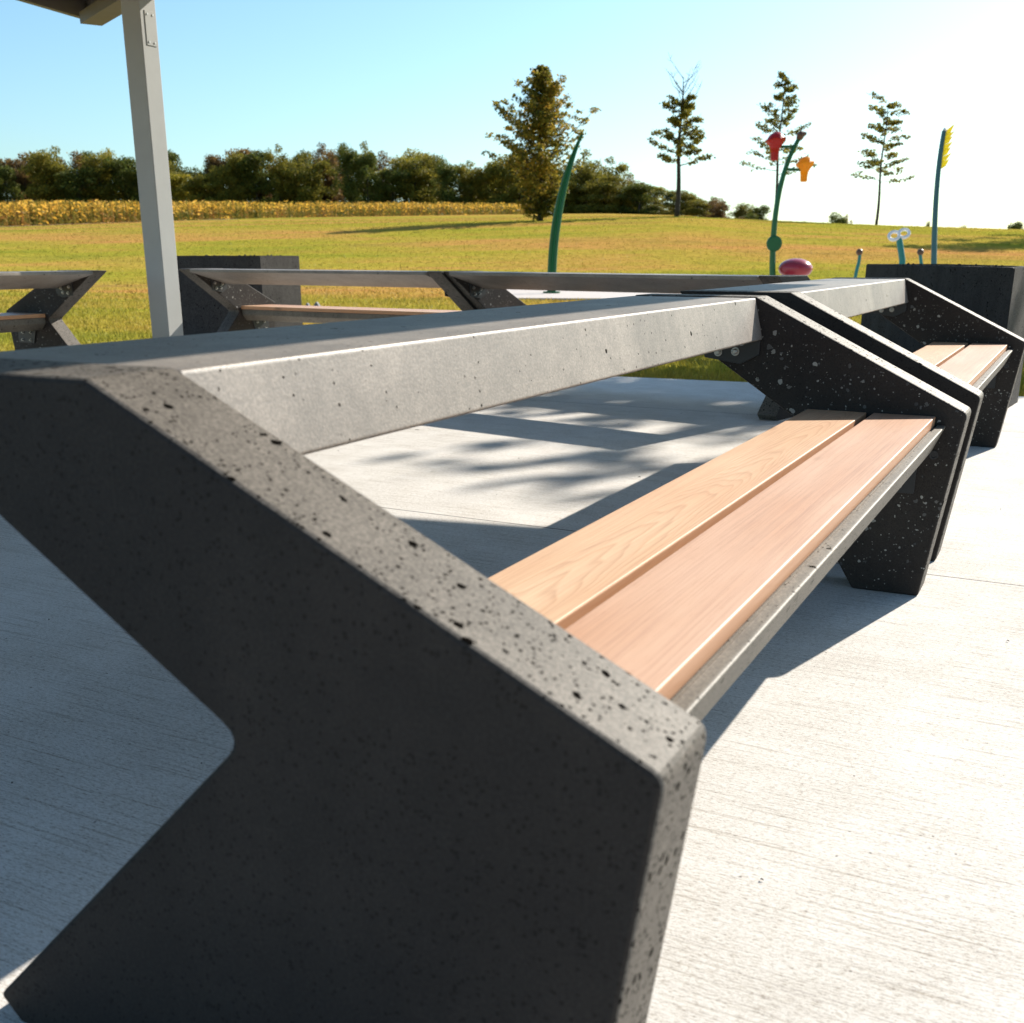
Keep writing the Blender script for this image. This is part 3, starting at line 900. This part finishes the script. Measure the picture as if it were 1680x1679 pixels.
while u < 1250:
    for row in (0, 1):
        uu = u + rt.uniform(-9, 9) + row * 17
        y = (262 if uu < 900 else 262 - (uu - 900) * .12) + row * 16 + rt.uniform(-5, 5)
        tr_ = lerp_tab(TOP, uu) - 5 + rt.uniform(-15, 15) * (1 if uu < 1000 else .4) + (0 if row else rt.choice((0, 0, 8, 26)))
        k = rt.choice((0, 1, 4, 5, 8, 1, 3, 0, 5, 6, 7, 2, 6) if uu > 120 else (2, 6, 0, 1, 1, 4, 5))
        w_ = rt.uniform(50, 92) if uu < 1050 else rt.uniform(40, 56)
        lab = '%s broad tree in the %s row of the wood edge, photo column %d of the tree line' % (kinds[k][1], 'rear' if row else 'front', 0)
        # place words
        if uu < 40: pl = 'at the far left of the photo'
        elif uu < 190: pl = 'left of the grey shelter post'
        elif uu < 300: pl = 'behind the grey shelter post'
        elif uu < 480: pl = 'above the left planter'
        elif uu < 720: pl = 'at the middle of the corn field'
        elif uu < 850: pl = 'just left of the big lawn tree'
        elif uu < 960: pl = 'behind the big lawn tree'
        elif uu < 1080: pl = 'right of the big lawn tree'
        elif uu < 1160: pl = 'behind the bare-topped lawn tree'
        else: pl = 'at the low right end of the wood'
        lab = '%s tree in the %s row %s' % (kinds[k][1], 'rear' if row else 'front', pl)
        o = far_tree(uu, y, tr_, w_, k, lab, GT)
        labs.setdefault(lab, []).append((uu, o))
    u += 31
ordw = ['first', 'second', 'third', 'fourth', 'fifth', 'sixth', 'seventh', 'eighth']
for lab, lst in labs.items():
    if len(lst) > 1:
        lst.sort(key=lambda q: q[0])
        for i, (_, o) in enumerate(lst):
            o['label'] = (ordw[i] if i < len(lst) - 1 else 'rightmost') + ' ' + lab
GH = 'lone trees on the horizon at right'
for (u, y, tr_, wpx, k, lab) in ((1372, 250, 344, 40, 0, 'round dark tree on the horizon between the two thin lawn trees'), (1388, 258, 352, 24, 6, 'reddish tree touching the round dark horizon tree'), (1320, 260, 360, 16, 0, 'tiny bush on the horizon right of the flower post'), (1665, 250, 360, 36, 4, 'dark tree on the horizon at the right edge'), (1519, 240, 362, 12, 1, 'tiny bush on the horizon just left of the blue post'), (1577, 240, 369, 22, 1, 'low bush on the horizon right of the blue post'), (1220, 245, 342, 44, 5, 'dark tree on the low right tip of the wood'), (1235, 240, 345, 26, 0, 'small last tree at the right end of the wood'), (1215, 250, 346, 34, 7, 'yellowish low tree near the right end of the wood')):
    far_tree(u, y, tr_, wpx, k, lab, GH)

# individual lawn trees: trunk with branches, leaf clusters along the branches
def lawn_tree(name, u, y, base_row, top_row, label, cfg):
    r = random.Random(cfg['seed'])
    p = py(u, base_row, y); x = p.x
    z0 = gz(x, y)
    H_ = cfg.get('h') or (py(u, top_row, y).z - z0)
    o = empty(name, (x, y, z0 - .05), 0, label, 'tree', cfg.get('group'))
    bm = bmesh.new()
    lean = cfg.get('lean', 0)
    def axis(t): return Vector((lean * t * t * H_ + .06 * math.sin(t * 9), .05 * math.sin(t * 7), t * H_))
    n = 14
    r0 = cfg['r0']
    tube(bm, [axis(i / n * cfg.get('trunk', .97)) for i in range(n + 1)], [r0 * (1 - i / n) ** .8 + .015 for i in range(n + 1)], 9)
    clumps = []
    nb = cfg['nb']
    for k in range(nb):
        t = cfg['t0'] + (cfg['t1'] - cfg['t0']) * (k + r.uniform(0, .8)) / nb
        a = k * 2.4 + r.uniform(-.5, .5)
        wd = cfg['w'] * cfg['shape']((t - cfg['t0']) / (1 - cfg['t0'])) * r.uniform(*cfg.get('jit', (.6, 1.15)))
        s = axis(t)
        rise = cfg['rise'] * wd * r.uniform(.5, 1.3)
        pts = []
        for j in range(7):
            q = j / 6
            pts.append(s + Vector((math.cos(a) * wd * q, math.sin(a) * wd * q, rise * q ** cfg.get('curl', 1.2) + .06 * r.uniform(-1, 1))))
        tube(bm, pts, [max(.012, r0 * .35 * (1 - q / 6) * (1 - t * .6)) for q in range(7)], 5)
        for j in range(1, 7):
            q = j / 6
            if q < cfg.get('bare', .2): continue
            for m_ in range(cfg['m']):
                sd = wd * cfg.get('side', .22) * (1.15 - q)
                clumps.append((pts[j] + Vector((r.uniform(-1, 1) * sd, r.uniform(-1, 1) * sd, r.uniform(-.1, .16))), cfg['cl'] * r.uniform(.55, 1.2), cfg['sq']))
            # twigs
            if r.random() < .8:
                e = pts[j] + Vector((r.uniform(-.4, .4), r.uniform(-.4, .4), r.uniform(.05, .35)))
                tube(bm, [pts[j], e], [.015, .006], 4, False)
    for (dx, z, rad) in cfg.get('extra', []):
        clumps.append((Vector((dx, r.uniform(-.3, .3), z * H_)), rad, .9))
    for k in range(cfg.get('bare_twigs', 0)):
        t = r.uniform(.72, 1.0); s = axis(min(t, .97)); dx = r.choice((-1, 1)) * r.uniform(.3, 1.1)
        q1 = s + Vector((dx * .7, r.uniform(-.5, .5), r.uniform(.4, .9))); q2 = q1 + Vector((dx * .4, 0, r.uniform(.4, .9)))
        tube(bm, [s, q1, q2], [.022, .014, .005], 4, False)
        for j in range(3):
            q = s.lerp(q2, r.uniform(.3, 1)); tube(bm, [q, q + Vector((r.uniform(-.4, .4), r.uniform(-.3, .3), r.uniform(.1, .4)))], [.01, .004], 4, False)
    bm_obj('trunk', bm, M['bark'], o, True)
    me = foliage_mesh('crown', clumps, cfg['leaf'], cfg['per'], r, M[cfg['mat']], .95, cfg.get('droop', .1))
    link(bpy.data.objects.new('crown', me), o)
    return o
LT = 'trees standing on the lawn'
lawn_tree('lawn_tree', 886, 70, 368, 112, 'big dense tree turning orange, left of the thin lawn trees', dict(seed=4, r0=.17, nb=120, t0=.03, t1=1.0, w=2.85, rise=.5, m=3, cl=.26, sq=.5, leaf=.125, per=230, mat='leaf_maple', group=LT,
    shape=lambda t: lerp_tab([(0, .42), (.12, .55), (.25, .8), (.36, 1.02), (.5, 1.0), (.6, .84), (.72, .60), (.84, .34), (1, .06)], t), bare=.15, side=.3, curl=1.7, jit=(.42, 1.22)))
lawn_tree('lawn_tree', 1110, 75, 358, 118, 'thin lawn tree with a bare twiggy top', dict(seed=12, r0=.15, nb=22, t0=.36, t1=.82, w=2.2, rise=.42, m=3, cl=.25, sq=.55, leaf=.13, per=300, mat='leaf_oak', group=LT,
    shape=lambda t: .95 - t * .85, bare=.3, bare_twigs=12, side=.2, trunk=.97))
lawn_tree('lawn_tree', 1270, 80, 364, 124, 'thin layered tree behind the flower post', dict(seed=21, r0=.10, nb=34, t0=.34, t1=1.0, w=2.6, rise=.30, m=2, cl=.23, sq=.5, leaf=.13, per=270, mat='leaf_oak', group=LT,
    shape=lambda t: 1.05 - t * .9, bare=.25, side=.16))
lawn_tree('lawn_tree', 1437, 78, 372, 164, 'thin layered tree with a long bare trunk, right of the flower post', dict(seed=33, r0=.085, nb=26, t0=.35, t1=1.0, w=2.05, rise=.2, m=2, cl=.25, sq=.45, leaf=.13, per=270, mat='leaf_oak', group=LT,
    shape=lambda t: 1.0 - t * .42, bare=.3, side=.16))

# trees standing outside the frame at right: their shade falls into the picture
def side_tree(x, y, h, w_, seed, label):
    r = random.Random(seed)
    o = empty('lawn_tree', (x, y, gz(x, y) - .05), 0, label, 'tree', LT)
    cl = []
    bm = bmesh.new(); tube(bm, [(0, 0, 0), (.1, 0, h * .4), (0, .1, h * .9)], [h * .02, h * .014, .03], 8)
    for k in range(46):
        a = r.uniform(0, 6.28); z = r.uniform(.24, .95)
        rr = w_ * math.sqrt(max(.05, 1 - ((z - .5) / .55) ** 2)) * r.uniform(.2, .95)
        q = Vector((rr * math.cos(a), rr * math.sin(a), z * h))
        cl.append((q, r.uniform(.5, 1.05) * w_ / 3.0, .7))
        tube(bm, [(0, 0, q.z * .75), q], [.05, .015], 5, False)
    bm_obj('trunk', bm, M['bark'], o)
    link(bpy.data.objects.new('crown', foliage_mesh('crown', cl, .22, 130, r, M['leaf_oak'])), o)
side_tree(10.2, 16.6, 10.0, 2.15, 51, 'broad tree just outside the right edge shading the pavement')
side_tree(11.5, 18.9, 10.4, 2.1, 53, 'smaller tree behind the broad one just outside the right edge')
side_tree(33.5, 66, 13, 3.4, 52, 'tall tree outside the right edge casting a long shadow on the lawn')

# corn field
def corn_front(x):
    # depth of the field's near edge for a lateral position
    tab = [(-70, 84), (-41, 90), (-33, 115), (-32, 146), (-10, 205), (2, 232), (8, 240)]
    return lerp_tab(tab, x)
r = random.Random(8)
vs = []; fs = []; low = []
EDGE = [(-75, 76), (-41, 89), (-36, 118), (-31, 147), (-17, 175), (0, 222), (9, 245)]
for seg in range(len(EDGE) - 1):
    a = Vector(EDGE[seg]); b_ = Vector(EDGE[seg + 1]); ln = (b_ - a).length
    d = (b_ - a) / ln; nn = Vector((-d.y, d.x))
    if nn.y < 0: nn = -nn
    far = (a.y + b_.y) / 2 > 160
    cnt = int(ln * (32 if not far else 20))
    for k in range(cnt):
        q = a + d * r.uniform(0, ln) + nn * (r.random() ** 1.6 * 26)
        z = gz(q.x, q.y); h = r.uniform(1.6, 2.15)
        for m_ in range(7):
            zz = z + h * (m_ + .6) / 7.2
            leaf_quad(vs, fs, Vector((q.x + r.uniform(-.12, .12), q.y + r.uniform(-.12, .12), zz)), r.uniform(.3, .6), r, .25, .2)
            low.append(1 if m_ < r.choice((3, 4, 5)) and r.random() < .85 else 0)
        i = len(vs); s = .04
        vs += [Vector((q.x - s, q.y, z)), Vector((q.x + s, q.y, z)), Vector((q.x + s * .5, q.y, z + h)), Vector((q.x - s * .5, q.y, z + h))]; fs.append((i, i + 1, i + 2, i + 3)); low.append(1)
# far right strip of tall grass or corn on the crest
for k in range(2600):
    u = r.uniform(1585, 1720); y = r.uniform(112, 124)
    c = py(u, 400, y); z = gz(c.x, y)
    h = r.uniform(.7, 1.2)
    for m_ in range(4):
        leaf_quad(vs, fs, Vector((c.x, y, z + h * (m_ + .5) / 4)), r.uniform(.3, .6), r, .2, .25)
co = mesh_obj('corn_field', vs, fs, M['corn'])
co.data.materials.append(M['cornlow'])
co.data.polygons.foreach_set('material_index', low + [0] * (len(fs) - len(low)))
tag(co, 'golden ripening corn field in front of the wood', 'corn field', kind='stuff')
# bare earth strip along the corn
vs = []; fs = []
for i in range(40):
    t = i / 39; x = -60 + 30 * t
    y1_ = lerp_tab([(e[0], e[1]) for e in EDGE], x); y1_ = min(y1_, 130) ; y0_ = y1_ - 6.5 * (1 - t) - 1.5 + .6 * math.sin(i * 1.3)
    for yy in (y0_, (y0_ + y1_) / 2, y1_ + 2): vs.append((x, yy, gz(x, yy) + .035))
for i in range(39):
    for j in range(2): fs.append((i * 3 + j, i * 3 + 3 + j, i * 3 + 4 + j, i * 3 + 1 + j))
es = mesh_obj('earth_path', vs, fs, M['earth'], smooth=True); tag(es, kind='structure')

# grass blades where the lawn is near enough for them to show
vs = []; fs = []
r = random.Random(77)
def inpoly(x, y, P):
    c = False; j = len(P) - 1
    for i in range(len(P)):
        if (P[i][1] > y) != (P[j][1] > y) and x < (P[j][0] - P[i][0]) * (y - P[i][1]) / (P[j][1] - P[i][1]) + P[i][0]: c = not c
        j = i
    return c
PV = [(-9, -6), (9, -6), (9, 4.4), (3.3, 7.32), (1.75, 8.12), (.62, 8.62), (-.05, 8.62), (-2.4, 10.1), (-4.0, 9.9), (-5.6, 8.2), (-9, 1.5)]
PD = [(-.2, 24), (11, 23), (13, 27), (11, 33), (4, 35), (.2, 33.5), (-1.0, 29)]
def blade(x, y, z, h, wd):
    a = r.uniform(0, 6.28); dx, dy = math.cos(a), math.sin(a); b2 = r.uniform(0, 6.28); l = h * r.uniform(.2, .7)
    i = len(vs)
    vs.extend([(x - dx * wd, y - dy * wd, z), (x + dx * wd, y + dy * wd, z), (x + math.cos(b2) * l, y + math.sin(b2) * l, z + h)])
    fs.append((i, i + 1, i + 2))
for k in range(95000):
    y = 7.2 * math.exp(r.random() * math.log(26 / 7.2)); x = r.uniform(-.50, .48) * y
    if inpoly(x, y, PV) or inpoly(x, y, PD): continue
    blade(x, y, -.03, r.uniform(.02, .05) * (1 + y / 50), .004 + y * .0004)
for k in range(60000):
    y = 26 * math.exp(r.random() * math.log(110 / 26)); x = r.uniform(-.50, .50) * y
    if inpoly(x, y, PD): continue
    blade(x, y, gz(x, y) - .02, r.uniform(.03, .08), .02 + y * .0005)
gr = mesh_obj('lawn_grass', vs, fs, M['grass'])
tag(gr, 'short green and yellow grass blades on the lawn', 'grass', kind='stuff')

# bits of twig and seed lying on the pavement
r = random.Random(19)
bm = bmesh.new()
for k in range(90):
    x = r.uniform(-1.6, 2.6); y = r.uniform(.8, 6.5)
    ln = r.uniform(.002, .007) if k % 9 else r.uniform(.012, .025)
    a = r.uniform(0, 6.28); d = Vector((math.cos(a), math.sin(a), 0)); q = Vector((x, y, .0018))
    tube(bm, [q, q + d * ln * .5 + Vector((0, 0, .002)), q + d * ln + Vector((-d.y, d.x, 0)) * ln * .2], [.0008, .0014, .0007], 4)
tl = bm_obj('twig_litter', bm, M['bark'])
tag(tl, 'tiny dark twigs and seeds scattered on the pavement', 'litter', kind='stuff')
